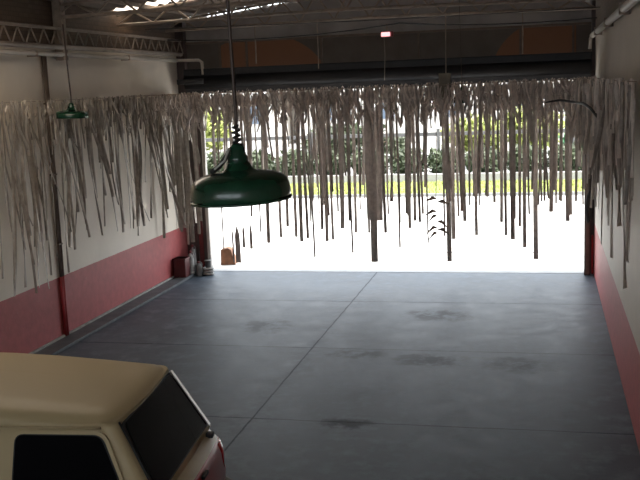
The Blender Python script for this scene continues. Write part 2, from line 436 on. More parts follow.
# ---------------------------------------------------------------- roof trusses
def truss(y, label):
    t = thing('roof_truss', label, 'roof truss', (0, y, 0), 0, None)
    a, b_ = XL+.02, XR-.02
    zb = lambda x: 4.60 + .05*(1-abs(x+3)/3.9)
    zt = lambda x: roofz(x)-.10
    bm = bmesh.new(); tube(bm, [(x, 0, zb(x)) for x in (a, -3.0, b_)], .026, 6); mkobj('bottom_chord', bm, M['steel'], t)
    bm = bmesh.new(); tube(bm, [(x, 0, zt(x)) for x in (a, -3.0, b_)], .022, 6); mkobj('top_chord', bm, M['steel'], t)
    n = 24
    for i in range(n):
        x0 = a+(b_-a)*i/n; x1 = a+(b_-a)*(i+1)/n
        bm = bmesh.new()
        if i % 2: tube(bm, [(x0, 0, zt(x0)), (x1, 0, zb(x1))], .015, 6)
        else: tube(bm, [(x0, 0, zb(x0)), (x1, 0, zt(x1))], .015, 6)
        mkobj('web_bar', bm, M['steel'], t)
truss(12.8, 'brown steel roof truss at the stub column, nearest of the roof trusses in view')
truss(14.9, 'brown steel roof truss in the middle, between the nearest and the doorway truss')
truss(17.0, 'brown steel roof truss closest to the doorway facade')
for i, (x, lab) in enumerate(((-6.2, 'leftmost steel purlin under the roof'), (-5.0, 'second steel purlin from the left under the roof'), (-3.8, 'steel purlin just left of the roof ridge'),
                   (-2.2, 'steel purlin just right of the roof ridge'), (-1.0, 'second steel purlin from the right under the roof'), (.2, 'rightmost steel purlin under the roof'))):
    bm = bmesh.new(); z = roofz(x)-.02-.045; box(bm, x-.02, x+.02, 6, D+.1, z-.03, z+.03); tag(mkobj('roof_purlin', bm, M['steel']), lab, 'purlin')

def cable(name, pts, r, label, mat, cat='cable'):
    bm = bmesh.new(); tube(bm, pts, r, 6); return tag(mkobj(name, bm, mat, None, True), label, cat)
def sag(p, q, s, n=20):
    p, q = Vector(p), Vector(q)
    return [tuple(p.lerp(q, i/n) - Vector((0, 0, s*4*(i/n)*(1-i/n)))) for i in range(n+1)]
cable('electric_cable', sag((-6.6, 16.6, 4.42), (-2.4, 16.6, 4.50), .1)+sag((-2.4, 16.6, 4.50), (.84, 16.6, 4.42), .06)[1:], .012, 'black electric cable sagging across the hall just above the red light', M['cord'])
cable('electric_cable', sag((-6.6, 15.6, 4.56), (.84, 15.6, 4.52), .03), .008, 'thin dark cable strung under the roof trusses', M['cord'])

def lightrod(x, y, z0, z1, r, lab, mat):
    bm = bmesh.new(); tube(bm, [(x, y, z1), (x+.005, y, (z0+z1)/2), (x, y, z0)], r, 6); tag(mkobj('hanging_rod', bm, mat), lab, 'rod')
lightrod(-5.05, 16.9, 3.94, 4.62, .012, 'thin rod hanging from the truss left of centre, in front of the left brown disc', M['girder'])
lightrod(-3.9, 16.9, 3.8, 4.62, .008, 'thin rod hanging from the truss in front of the panel middle', M['steel'])
lightrod(-.35, 16.9, 3.9, 4.62, .010, 'thin rod hanging from the truss in front of the right brown disc', M['steel'])

# red alarm light
t = thing('alarm_light', 'small glowing red alarm light above the doorway header', 'light', (-2.72, 17.3, 4.36))
bm = bmesh.new(); box(bm, -.11, .11, -.05, .06, -.05, .05, .012); mkobj('housing', bm, M['redhouse'], t)
bm = bmesh.new(); box(bm, -.095, .065, -.075, -.045, -.04, .035, .012)
mkobj('lens', bm, M['redlens'], t)
bm = bmesh.new(); tube(bm, [(0, 0, .05), (0, 0, .18)], .01, 6); mkobj('bracket', bm, M['steel'], t)
cable('electric_cable', [(-2.76, 17.2, 4.32), (-2.75, 17.2, 4.0), (-2.77, 17.2, 3.55)], .006, 'thin cable dropping from the red alarm light', M['girder'])

# ---------------------------------------------------------------- pendant lamps
def pendant(label, loc, rod_top, tilt=(0, 0), rodr=.008):
    t = thing('pendant_lamp', label, 'lamp', loc)
    T = Matrix.Rotation(tilt[0], 4, 'X') @ Matrix.Rotation(tilt[1], 4, 'Y')
    prof = [(.220, 0), (.224, .006), (.226, .03), (.222, .060), (.212, .086), (.194, .103), (.16, .116), (.12, .123), (.078, .129), (.060, .142), (.050, .165),
            (.0, .168), ]
    inner = [(.218, .002), (.214, .03), (.205, .06), (.19, .08), (.165, .094), (.09, .12), (.0, .135)]
    bm = bmesh.new(); lathe(bm, prof, 48, T); mkobj('shade', bm, M['enamel'], t, True)
    bm = bmesh.new(); lathe(bm, inner, 48, T); mkobj('reflector', bm, M['enamel_in'], t, True)
    bm = bmesh.new(); lathe(bm, [(.224, 0), (.229, -.004), (.231, .002), (.227, .009), (.222, .006)], 48, T); mkobj('rim', bm, M['enamel'], t, True)
    bm = bmesh.new(); lathe(bm, [(.0, .16), (.047, .16), (.045, .19), (.036, .205), (.033, .235), (.02, .25), (0, .252)], 20, T); mkobj('socket_cap', bm, M['enamel'], t, True)
    bm = bmesh.new(); lathe(bm, [(0, .02), (.03, .028), (.04, .05), (.032, .08), (.018, .1), (.018, .13)], 16, T); mkobj('bulb', bm, M['bulb'], t, True)
    top = T @ Vector((0, 0, .245))
    bm = bmesh.new(); h = rod_top-loc[2]
    tube(bm, [top, top+Vector((.004, 0, .12)), (top.x-.012, 0, h*.55), (top.x-.03, 0, h)], rodr, 8); mkobj('rod', bm, M['brass'], t, True)
    return t, top
# near lamp
t, top = pendant('large dark green enamel pendant lamp hanging in the foreground', (-1.325, 4.1, 3.01), 4.86, (.02, -.03))
bm = bmesh.new(); random.seed(5)
pts = []
for i in range(30):
    a = i*1.3; z = .2+i*.0045; r = .022-.0003*i + .004*math.sin(i*2.1)
    pts.append((r*math.cos(a)+top.x, r*math.sin(a), z))
tube(bm, pts, .0055, 6); mkobj('wound_cable', bm, M['cord'], t, True)
bm = bmesh.new(); tube(bm, [(top.x-.02, -.05, .235), (-.045, -.075, .18), (-.085, -.10, .145)], .005, 6); mkobj('cable_tie', bm, M['tie'], t, True)['label'] = 'pale cable tie end on the lamp neck'
bm = bmesh.new(); tube(bm, [(top.x-.03, 0, .22), (-.09, -.02, .15), (-.12, -.05, .125)], .012, 8); mkobj('stay_bracket', bm, M['cord'], t, True)
# far lamp on the left
t, top = pendant('small far green pendant lamp hanging in front of the left wall strips', (-6.22, 12.0, 3.2), 4.75, (0, .03), .012)
t.scale = (1, 1, .8)
bm = bmesh.new(); tube(bm, [(-.15, 0, .09), (-.24, -.05, .05), (-.22, -.1, .0)], .007, 6); mkobj('stay_wire', bm, M['tie'], t, True)
# hanging box with lamp by the doorway
t = thing('hanging_speaker', 'olive grey speaker box hanging in front of the doorway header', 'speaker', (-1.53, 15.5, 3.24))
bm = bmesh.new(); box(bm, -.09, .09, -.08, .08, 0, .38, .008); mkobj('cabinet', bm, M['sign'], t)
bm = bmesh.new(); box(bm, -.075, .075, -.088, -.08, .02, .36, .003); mkobj('grille', bm, M['sign'], t)
bm = bmesh.new(); tube(bm, [(.02, 0, .38), (.03, 0, 1.35)], .008, 6); mkobj('hanger', bm, M['steel'], t)
t, top = pendant('dark green pendant lamp right beside the hanging speaker box', (-1.30, 15.9, 3.14), 4.9, (0, 0), .007)
t.scale = (.6, .6, 1)

# ------------------------------------------------------------------- the car
ML = (-4.13, 5.70)
car = thing('hatchback_car', 'cream old hatchback car with red tail, parked at lower left', 'car', (ML[0], ML[1], 0), math.radians(6.0)); car.scale = (1, 1.0, 1.05)
def ring(z, x0, x1, hy, cr, n=6, bow=0.0):
    pts = []
    for (cx, cy, a0) in ((x1-cr, hy-cr, 0), (x0+cr, hy-cr, PI/2), (x0+cr, -hy+cr, PI), (x1-cr, -hy+cr, 3*PI/2)):
        for k in range(n+1):
            a = a0+PI/2*k/n
            pts.append([cx+cr*math.cos(a), cy+cr*math.sin(a), z])
    # densify the long edges a bit and bow them
    outp = []
    m = len(pts)
    for i in range(m):
        p, q = pts[i], pts[(i+1) % m]
        outp.append(tuple(p))
        if (i+1) % (n+1) == 0:
            for s in (.2, .4, .6, .8):
                x = p[0]+(q[0]-p[0])*s; y = p[1]+(q[1]-p[1])*s
                w = bow*4*s*(1-s)
                if abs(q[0]-p[0]) > abs(q[1]-p[1]): y += w*(1 if y > 0 else -1)
                else: x += w*(1 if x > 0 else -1)
                outp.append((x, y, z))
    return outp
bm = bmesh.new()
rs = [ring(.20, -1.82, 1.70, .70, .14), ring(.30, -1.94, 1.79, .77, .16, bow=.015), ring(.50, -2.0, 1.85, .79, .18, bow=.02), ring(.66, -2.0, 1.87, .795, .2, bow=.02),
      ring(.80, -1.96, 1.86, .79, .22, bow=.02), ring(.885, -1.9, 1.825, .775, .22, bow=.015), ring(.935, -1.8, 1.785, .755, .22, bow=.01), ring(.965, -1.55, 1.70, .70, .22)]
loft(bm, rs); body = mkobj('body', bm, M['paint'], car, True)
# greenhouse with crowned roof, one continuous shell
def G(t):            # t 0 belt .. 1 roof edge -> x0, x1, hy
    return -1.18+.62*t, 1.755-.27*t, .735-.115*t
bm = bmesh.new(); rs = []
for t_ in (0, .25, .5, .75, .95):
    x0, x1, hy = G(t_); rs.append(ring(.945+.46*t_, x0, x1, hy, .065, bow=.012))
x0, x1, hy = G(1.0)
for dz, ins in ((1.418, -.010), (1.450, .004), (1.476, .03), (1.492, .08), (1.503, .16), (1.510, .28), (1.514, .42), (1.515, .55)):
    rs.append(ring(dz, x0+ins*.9, x1-ins*.8, hy-ins, max(.02, .11-ins*.12), bow=.03*(1-ins)))
rs = [[(p[0], p[1], p[2]-(.05*max(0, (p[0]-.1)/1.4)**2 - .05*max(0, min(1, (1.2-p[0])/1.2)))*(1 if p[2] > 1.42 else 0)) for p in rg] for rg in rs]
loft(bm, rs); cab = mkobj('roof_and_pillars', bm, M['cream'], car, True)
# drip rail around the roof edge
bm = bmesh.new()
for s in (-1, 1):
    tube(bm, [(-.60, s*.645, 1.395), (0, s*.655, 1.40), (.8, s*.655, 1.40), (1.40, s*.64, 1.395)], .010, 8)
mkobj('drip_rail', bm, M['cream'], car, True)

def plate(pts, nrm, th, mat, name, parent, round_=.05, seg=5):
    """rounded polygon plate, extruded along its normal"""
    pts = [Vector(p) for p in pts]; nrm = Vector(nrm).normalized(); out = []
    n = len(pts)
    for i, p in enumerate(pts):
        a, c = pts[i-1], pts[(i+1) % n]
        u = (a-p).normalized()*round_; w = (c-p).normalized()*round_
        for k in range(seg+1):
            s = k/seg
            out.append((p+u)*(1-s)**2 + p*2*s*(1-s) + (p+w)*s*s)
    bm = bmesh.new()
    lo = [bm.verts.new(q - nrm*.004) for q in out]; hi = [bm.verts.new(q + nrm*th) for q in out]
    bm.faces.new(hi); bm.faces.new(lo[::-1]); m = len(lo)
    for i in range(m): bm.faces.new((lo[i], lo[(i+1) % m], hi[(i+1) % m], hi[i]))
    return mkobj(name, bm, mat, parent), hi if False else [q + nrm*th for q in out]
def shrink(pts, d):
    c = sum((Vector(p) for p in pts), Vector())/len(pts)
    return [Vector(p) + (c-Vector(p)).normalized()*d for p in pts]
# rear window
def rp(t_, y): 
    x0, x1, hy = G(t_); return (x1+.012*(1-(y/.7)**2)+.002, y, .945+.46*t_)
rn = (1, 0, .587)
P = [rp(.06, -.665), rp(.97, -.565), rp(.97, .565), rp(.06, .665)]
s_, _ = plate(P, rn, .008, M['rubber'], 'rear_window_seal', car, .06)
g_, edge = plate(shrink(P, .035), rn, .014, M['glass'], 'rear_window', car, .06)
e = [Vector(p)+Vector((.012, 0, .006)) for p in (rp(.04, .645), rp(.5, .607), rp(.99, .565))]
cs, _ = plate([rp(.05, .60), rp(.97, .525), rp(.97, .565), rp(.05, .645)], rn, .022, M['chrome'], 'chrome_strip', g_, .008)
cs['label'] = 'bright chrome strip on the far side of the rear window'
bm = bmesh.new(); tube(bm, [Vector((p.x-.012, -p.y, p.z)) for p in e], .007, 8); mkobj('chrome_strip', bm, M['rubber'], g_, True)['label'] = 'dark strip on the near side of the rear window'
# side windows
def sp(t_, x, s):
    x0, x1, hy = G(t_); return (x, s*(hy+.013), .945+.46*t_)
for s in (-1, 1):
    nn = (0, s, .27)
    for nm, (xa0, xa1, xb0, xb1) in (('quarter_window', (.80, .82, 1.60, 1.435)), ('door_window', (-.86, -.42, .68, .70))):
        Q = [sp(.08, xa0, s), sp(.93, xa1, s), sp(.93, xb1, s), sp(.08, xb0, s)]
        plate(Q, nn, .008, M['cream'], nm+'_frame', car, .07)
        plate(shrink(Q, .03), nn, .013, M['rubber'], nm+'_seal', car, .06)
        plate(shrink(Q, .042), nn, .017, M['glass'], nm, car, .05)
    # door seams
    bm = bmesh.new(); tube(bm, [(.74, s*.765, .93), (.74, s*.817, .66), (.74, s*.80, .3)], .006, 6); mkobj('door_seam', bm, M['rubber'], car)
    bm = bmesh.new(); box(bm, .42, .6, min(s*.80, s*.845), max(s*.80, s*.845), .77, .795, .006); mkobj('door_handle', bm, M['chrome'], car)
# windscreen
def fp(t_, y):
    x0, x1, hy = G(t_); return (x0-.012*(1-(y/.7)**2), y, .945+.46*t_)
P = [fp(.06, -.65), fp(.95, -.55), fp(.95, .55), fp(.06, .65)]
plate(P, (-1, 0, 1.35), .008, M['rubber'], 'windscreen_seal', car, .06); plate(shrink(P, .035), (-1, 0, 1.35), .014, M['glass'], 'windscreen', car, .06)
# tail lamps, bumpers, hatch handle, lights, wheels
for s in (-1, 1):
    t_ = []
    prof = []
    for k in range(9):
        a = s*(math.radians(-8+k*12)); prof.append(a)
    rings = []
    for z in (.62, .68, .80, .86):
        grow = .012 if z in (.68, .80) else -.01
        rr = []
        for k in range(9):
            a = math.radians(-10+k*12)
            cx, cy = 1.655, s*.575
            rr.append((cx+(.205+grow)*math.cos(a) - .03*(z-.65), cy+s*(.215+grow)*math.sin(a), z))
        rr += [(1.58, s*.66, z), (1.72, s*.45, z)]
        rings.append(rr)
    bm = bmesh.new(); loft(bm, rings); mkobj('tail_lamp', bm, M['lens'], car, True)
    bm = bmesh.new(); box(bm, -2.03, -1.96, s*.6-.13, s*.6+.13, .6, .76, .03); mkobj('headlamp', bm, M['bulb'], car)
for xs_, nm in ((1.93, 'rear_bumper'), (-2.08, 'front_bumper')):
    sg = 1 if xs_ > 0 else -1
    bm = bmesh.new(); tube(bm, [(sg*1.5, .835, .47), (sg*1.8, .82, .47), (sg*(1.98-.07*(sg > 0)), .70, .475), (xs_, .35, .48), (xs_+.01*sg, 0, .48), (xs_, -.35, .48), (sg*(1.98-.07*(sg > 0)), -.70, .475), (sg*1.8, -.82, .47), (sg*1.5, -.835, .47)], .045, 10)
    mkobj(nm, bm, M['chrome'] if sg < 0 else M['rubber'], car, True)
bm = bmesh.new(); box(bm, 1.86, 1.885, -.06, .06, .84, .865, .006); mkobj('hatch_latch', bm, M['rubber'], car)
for y in (.50, -.50):
    bm = bmesh.new(); box(bm, 1.765, 1.82, y-.03, y+.03, .93, .965, .008); mkobj('hatch_hinge', bm, M['rubber'], car)
bm = bmesh.new(); box(bm, -2.03, -1.99, -.42, .42, .58, .76, .01); mkobj('grille', bm, M['rubber'], car)
for x in (-1.28, 1.05):
    for s in (-1, 1):
        Mx = Matrix.Translation((x, s*.735, .30)) @ Matrix.Rotation(-s*PI/2, 4, 'X')
        bm = bmesh.new(); lathe(bm, [(0, -.07), (.20, -.07), (.27, -.075), (.295, -.05), (.30, 0), (.295, .05), (.27, .078), (.205, .07)], 32, Mx); w = mkobj('wheel', bm, M['tyre'], car, True)
        bm = bmesh.new(); lathe(bm, [(.205, .068), (.19, .06), (.13, .072), (.06, .085), (0, .088)], 24, Mx); mkobj('hubcap', bm, M['chrome'], w, True)
        bm = bmesh.new(); tube(bm, [(x+.335*math.cos(a), s*.806, .30+.335*math.sin(a)) for a in [PI*k/14 for k in range(15)]], .016, 6); mkobj('arch_trim', bm, M['paint'], car, True)

# ------------------------------------------------------------ foil strips
def ribbon(bm, p0, L, w, sway=.03, twist=.5, n=10, az=0, lean=0.0, kink=0, th=.0018):
    """ribbon hanging down from p0; az its facing, lean the drift of its foot"""
    p0 = Vector(p0); rings = []
    ph = random.uniform(0, 6.28); ph2 = random.uniform(0, 6.28)
    for i in range(n+1):
        s = i/n
        off = sway*math.sin(ph+s*3.2)*s
        ang = az + twist*math.sin(ph2+s*4.0)
        dx = math.cos(az); dy = math.sin(az)
        c = p0 + Vector((dx*(lean*s*L+off)+kink*s*s*dy, dy*(lean*s*L+off), -s*L*math.sqrt(max(.05, 1-lean*lean))))
        ww = w*(.55+.45*min(1, s*4))*.5
        a = Vector((math.cos(ang), math.sin(ang), 0))*ww; b_ = Vector((-math.sin(ang), math.cos(ang), 0))*th
        f = Vector((-math.sin(ang), math.cos(ang), 0))*ww*.22     # a shallow fold down its middle
        rings.append([c-a-b_, c-f-b_, c+a-b_, c+a+b_, c-f+b_, c-a+b_])
    loft(bm, rings)

def strip_obj(p0, L, w, mat, label, group, **kw):
    bm = bmesh.new(); p0 = Vector(p0)
    ribbon(bm, (0, 0, 0), L, w, **kw)
    o = mkobj('foil_strip', bm, mat); o.location = p0
    return tag(o, label, 'strip', group)

LONG = [(-5.58,16.1,.68,.03),(-4.87,16.6,.71,.078),(-4.89,16.1,.99,.03),(-4.76,17.0,.75,.064),(-4.5,16.6,1.01,.062),(-4.36,16.6,.82,.062),(-4.13,16.1,.82,.076),(-4.04,16.1,.87,.06),(-3.93,16.1,.54,.038),(-3.75,16.1,1.03,.06),(-3.8,16.6,.74,.07),(-3.77,17.0,.7,.056),(-3.5,16.6,.97,.093),(-3.23,16.1,.62,.038),(-3.26,16.1,1.18,.045),(-3.33,17.0,.83,.064),(-3.24,17.0,1.25,.032),(-3.02,16.6,.89,.047),(-2.66,16.1,.97,.06),(-2.66,16.6,1.22,.039),(-2.41,16.1,1.14,.045),(-2.52,16.1,1.51,.045),(-2.54,17.0,.56,.04),(-2.28,16.6,.97,.062),(-2.2,16.6,1.1,.062),(-2.07,16.1,1.15,.053),(-1.92,16.1,.79,.03),(-1.69,16.6,.83,.039),(-1.56,17.0,.71,.08),(-1.48,17.0,1.12,.048),(-1.35,16.6,1.09,.07),(-1.21,16.1,1.43,.038),(-1.16,17.0,.78,.064),(-1.07,16.6,1.36,.031),(-.97,17.0,1.46,.064),(-.83,16.6,1.41,.055),(-.72,17.0,1.01,.064),(-.62,16.1,.92,.053),(-.52,16.1,.85,.083),(-.47,16.1,1.2,.038),(-.4,16.6,.99,.055),(-.32,16.6,.63,.07),(-.24,16.1,1.27,.038),(-.05,16.6,1.42,.039),(.02,16.1,1.49,.045),(.12,16.6,1.24,.078),(.22,17.0,1.33,.04),(.29,17.0,1.37,.048),(.38,16.6,1.08,.078),(.45,17.0,1.13,.056),(.51,16.1,1.48,.045)]
ZT = 3.44
random.seed(21)
strip_obj((-2.86, 16.2, ZT), ZT-.44, .12, M['foil'], 'widest and longest dark foil strip, hanging just left of the doorway middle', None, sway=.01, twist=.15, n=14)
strip_obj((-2.93, 16.25, ZT), ZT-1.18, .13, M['foil'], 'wide foil strip overlapping the left edge of the widest one near the doorway middle', None, sway=.01, twist=.15, n=14)
strip_obj((-2.76, 16.3, ZT), ZT-1.15, .10, M['foil'], 'wide foil strip overlapping the right edge of the widest one near the doorway middle', None, sway=.01, twist=.15, n=14)
strip_obj((-1.62, 16.6, ZT), ZT-.38, .085, M['foil'], 'long dark foil strip hanging directly below the speaker box', None, sway=.01, twist=.2, n=14)
strip_obj((-.14, 17.0, ZT), ZT-.35, .085, M['foil'], 'longest foil strip in the right part of the doorway, ending far below its neighbours', None, sway=.01, twist=.2, n=14)
for (x, y, z, w) in LONG:
    side = 'left' if x < -2.9 else 'right'
    strip_obj((x, y, ZT), ZT-z, w*.9, M['foil'], 'long straight foil strip in the %s half of the doorway, ending against the bright yard' % side,
              'long foil strips in the %s half of the doorway' % side, sway=random.uniform(0, .02), twist=random.uniform(.1, .45), n=14)
# short tags seen under the lamp: ribbons turned edge-on above and flat at their ends
for i, (x, zb, zt_, lab) in enumerate(((-5.57, .35, .95, 'foil strip end under the green lamp, nearest the left door post'), (-5.48, .34, .95, 'broad foil strip end under the green lamp, second from the left door post'),
                          (-5.36, .62, 1.0, 'short foil strip end under the green lamp, third from the left door post'), (-5.22, .60, 1.02, 'foil strip end under the green lamp, fourth from the left door post'))):
    bm = bmesh.new(); w = (.035, .10, .05, .055)[i]; rings = []
    for k in range(19):
        s = k/18; z = ZT-x*0-(ZT-zb)*s
        f = 1/(1+math.exp((z-zt_)*30)); ww = (.004+(w-.004)*f)/2
        cx = .03*math.sin(s*3)*(s-1)
        rings.append([Vector((cx-ww, 0, z-ZT)), Vector((cx+ww, 0, z-ZT)), Vector((cx+ww, .004, z-ZT)), Vector((cx-ww, .004, z-ZT))])
    loft(bm, rings); o = mkobj('foil_strip', bm, M['foil']); o.location = (x, 16.6, ZT); tag(o, lab, 'strip')
# mid-length strips filling the rows
random.seed(33)
for i in range(85):
    x = random.uniform(-6.15, .68); z = random.choice([random.uniform(1.55, 2.1), random.uniform(2.0, 2.6), random.uniform(1.2, 1.7)])
    side = 'left' if x < -2.9 else 'right'
    strip_obj((x, random.choice([15.6, 16.1, 16.6, 17.0])+random.uniform(-.05, .05), ZT-random.uniform(0, .05)), ZT-z, random.uniform(.025, .06), M['foil'],
              'shorter foil strip in the %s half of the doorway, ending above the bright yard' % side, 'shorter foil strips in the %s half of the doorway' % side,
              sway=random.uniform(.01, .05), twist=random.uniform(.2, .9), lean=random.uniform(-.03, .03), n=10)
# cluster at the left door post, hiding the wall end
for i in range(22):
    x = random.uniform(-6.72, -6.1)
    strip_obj((x, random.choice([16.1, 16.6, 16.9]), ZT), random.uniform(1.3, 2.9), random.uniform(.04, .08), M['foil_l'],
              'foil strip in the thick bunch hanging by the left door post', 'foil strips bunched by the left door post', sway=.03, twist=.4, n=12)
# left wall: long individual strips
random.seed(8)
for i in range(105):
    y = 10.5+6.9*((i+random.random())/105)**1.35
    zb = random.choice([random.uniform(.95, 1.6), random.uniform(1.3, 2.1), random.uniform(1.8, 2.7)])
    ln = random.gauss(0, .15)
    red = zb < 1.5
    strip_obj((XL+random.uniform(.16, .45), y, ZT-random.uniform(0, .04)), ZT-zb, random.uniform(.02, .05)*(1 if y < 14 else 1.25), M['foil_l'],
              ('long crinkled foil strip hanging low along the left wall' if red else 'crinkled foil strip ending halfway down the left wall'),
              ('long foil strips along the left wall' if red else 'foil strips ending halfway down the left wall'),
              az=PI/2-random.uniform(0, .5)*(1 if ln > 0 else -1), sway=random.uniform(.02, .14), twist=random.uniform(.3, 1.6), lean=max(-.3, min(.3, ln)), n=12)
# right wall
random.seed(15)
for i in range(34):
    y = 8.0+(16.8-8.0)*(i+random.random())/34
    zb = random.uniform(1.7, 2.7)
    strip_obj((XR-random.uniform(.1, .3), y, ZT-random.uniform(0, .04)), ZT-zb, random.uniform(.04, .08), M['foil'],
              'foil strip hanging along the right wall', 'foil strips along the right wall', az=PI/2+random.uniform(-.5, .5), sway=.03, twist=.5, lean=random.uniform(-.06, .06), n=10)
# crumpled short fringe at the top: too many to count
def fringe(name, n, place, label, mat, lmin=.15, lmax=.6):
    bm = bmesh.new()
    for i in range(n):
        p, az = place()
        ribbon(bm, p, random.uniform(lmin, lmax), random.uniform(.018, .05), sway=random.uniform(.02, .09), twist=random.uniform(.5, 1.8), n=5, az=az, lean=max(-.55, min(.55, random.gauss(0, .22))))
    for i in range(n//5):          # loose curled loops
        p, az = place(); p = Vector(p); r = random.uniform(.03, .09); rings = []
        for k in range(9):
            a = PI*1.3*k/8+random.uniform(-.1, .1)
            c = p+Vector((math.cos(az)*r*math.cos(a), math.sin(az)*r*math.cos(a), -.1-r*1.8*math.sin(a)-random.uniform(0, .01)))
            h = Vector((-math.sin(az), math.cos(az), .3))*.012; v = Vector((math.cos(az), 0, .5))*.002
            rings.append([c-h-v, c+h-v, c+h+v, c-h+v])
        loft(bm, rings)
    return tag(mkobj(name, bm, mat), label, 'fringe', None, 'stuff')
random.seed(77)
fringe('foil_fringe', 1150, lambda: ((random.uniform(XL+.2, XR-.1), random.choice([15.2, 15.6, 16.1, 16.6, 17.0])+random.uniform(-.06, .06), ZT+random.uniform(-.05, .045)), random.uniform(-.4, .4)),
       'dense crumpled taupe foil fringe under the doorway header', M['foil'], .15, .68)
fringe('foil_fringe', 190, lambda: ((XL+random.uniform(.15, .5), random.uniform(10.3, 15.0) if random.random() < .75 else random.uniform(15, 17.2), ZT+random.uniform(-.03, .03)), PI/2+random.uniform(-.4, .4)),
       'silvery foil fringe along the wire on the left wall', M['foil_l'], .15, .7)
fringe('foil_fringe', 330, lambda: ((XR-random.uniform(.14, .4), random.uniform(7.9, 16.9), ZT+random.uniform(-.03, .03)), PI/2+random.uniform(-.4, .4)),
       'grey foil fringe along the wire on the right wall', M['foil'], .3, 1.0)
for y, lab in ((15.2, 'support wire across the hall, nearest the camera of the doorway rows'), (15.6, 'support wire across the hall, second of the doorway rows'), (16.1, 'support wire across the hall, third of the doorway rows'),
               (16.6, 'support wire across the hall, fourth of the doorway rows'), (17.0, 'support wire across the hall, closest to the shutter')):
    cable('support_wire', [(XL, y, ZT+.01), (-3, y, ZT-.005), (XR, y, ZT+.01)], .004, lab, M['steel'], 'wire')
cable('support_wire', [(XL+.25, 8, ZT), (XL+.25, 17.45, ZT)], .004, 'support wire for the foil along the left wall', M['steel'], 'wire')
cable('support_wire', [(XR-.2, 7.5, ZT), (XR-.2, 17.4, ZT)], .004, 'support wire for the foil along the right wall', M['steel'], 'wire')
# dark dry vine across the right corner
bm = bmesh.new(); tube(bm, [(.02, 15.05, 3.12), (.24, 15.02, 3.15), (.44, 14.6, 3.12), (.46, 12, 3.17), (0.42, 9.4, 3.2), (0.47, 9.1, 3.13), (0.53, 8.9, 3.09), (0.59, 8.8, 3.03), (0.61, 8.8, 2.93)], [.012, .018, .02, .018, .014, .014, .016, .018, .014], 7)
tag(mkobj('dry_vine', bm, M['cord'], None, True), 'dark dry vine draped over the foil at the right corner', 'vine')
# dry leafy twig hanging in the doorway
t = thing('dry_twig', 'dry leafy twig hanging among the strips right of the doorway middle', 'twig', (-1.80, 16.5, 0))
bm = bmesh.new(); tube(bm, [(0, 0, 3.4), (.01, 0, 2.2), (-.02, 0, 1.5), (.04, 0, 1.2), (.0, 0, .9)], .006, 6); mkobj('stem', bm, M['dry'], t)
random.seed(3)
for z in (1.50, 1.44, 1.28, 1.2, 1.1, 1.0, .96, .90):
    s = random.choice((-1, 1)); L_ = random.uniform(.15, .24); dr = -random.uniform(.03, .14) if z > .95 else -.12
    bm = bmesh.new(); pts = [Vector((0, 0, z)), Vector((s*L_*.4, .02, z+.02+dr*.2)), Vector((s*L_, 0, z+dr))]
    n_ = []
    for k, (p, w) in enumerate(zip(pts, (.006, .036, .006))): n_.append([p+Vector((0, -.004, w)), p+Vector((0, .004, w)), p+Vector((0, .012, -w)), p+Vector((0, .004, -w))])
    loft(bm, n_); mkobj('leaf', bm, M['dry'], t)

# --------------------------------------------------------- things at left jamb
t = thing('plastic_crate', 'dark red crate against the left wall near the doorway', 'crate', (-6.66, 16.75, .045))
bm = bmesh.new(); box(bm, -.12, .12, -.12, .12, 0, .36, .012); mkobj('tub', bm, M['crate'], t)
bm = bmesh.new(); box(bm, -.13, .13, -.13, .13, .33, .36, .006); mkobj('rim', bm, M['crate'], t)
def jug(x, y, r, h, label, mat, z=0.045):
    t = thing('canister', label, 'canister', (x, y, z))
    bm = bmesh.new(); lathe(bm, [(0, 0), (r, 0), (r*1.02, .02), (r, h*.72), (r*.8, h*.85), (r*.35, h*.93), (r*.35, h)], 20); mkobj('bottle', bm, mat, t, True)
    bm = bmesh.new(); lathe(bm, [(r*.4, h*.97), (r*.4, h*1.06), (0, h*1.06)], 16); mkobj('cap', bm, M['jambred'], t, True)
    bm = bmesh.new(); tube(bm, [(0, 0, h*.92), (r*.7, 0, h*1.0), (r*.95, 0, h*.85), (r*.9, 0, h*.7)], .012, 8); mkobj('handle', bm, mat, t, True)
jug(-6.57, 17.0, .065, .42, 'tall pale canister beside the dark red crate', M['jug'])
jug(-6.43, 17.05, .07, .26, 'low grey canister at the foot of the left door post', M['jug2'], 0)
jug(-6.60, 17.22, .06, .50, 'tallest canister, grey, tucked behind the pale one at the left corner', M['jug2'])
t = thing('hose_reel', 'small white hose coil on the floor at the left door post', 'hose', (-6.27, 17.12, 0))
bm = bmesh.new()
for k in range(3): tube(bm, [(.09*math.cos(a), .07*math.sin(a), .03+.05*k) for a in [2*PI*i/16 for i in range(17)]], .022, 8, False)
mkobj('hose', bm, M['jug'], t, True)
bm = bmesh.new(); lathe(bm, [(0, 0), (.05, 0), (.05, .26), (.07, .27), (.07, .29), (0, .29)], 14); mkobj('spindle', bm, M['jug2'], t, True)
bm = bmesh.new()
vs = [(-.17, 0), (.13, 0), (.05, .30), (-.02, .34), (-.16, .31)]
loft(bm, [[(x, -.14, z) for x, z in vs], [(x, .14, z) for x, z in vs]])
o = mkobj('wooden_block', bm, M['wood']); o.location = (-6.22, 18.3, 0); o.rotation_euler.z = .15
tag(o, 'brown wooden block with a sloping side, just outside the left door post', 'block')

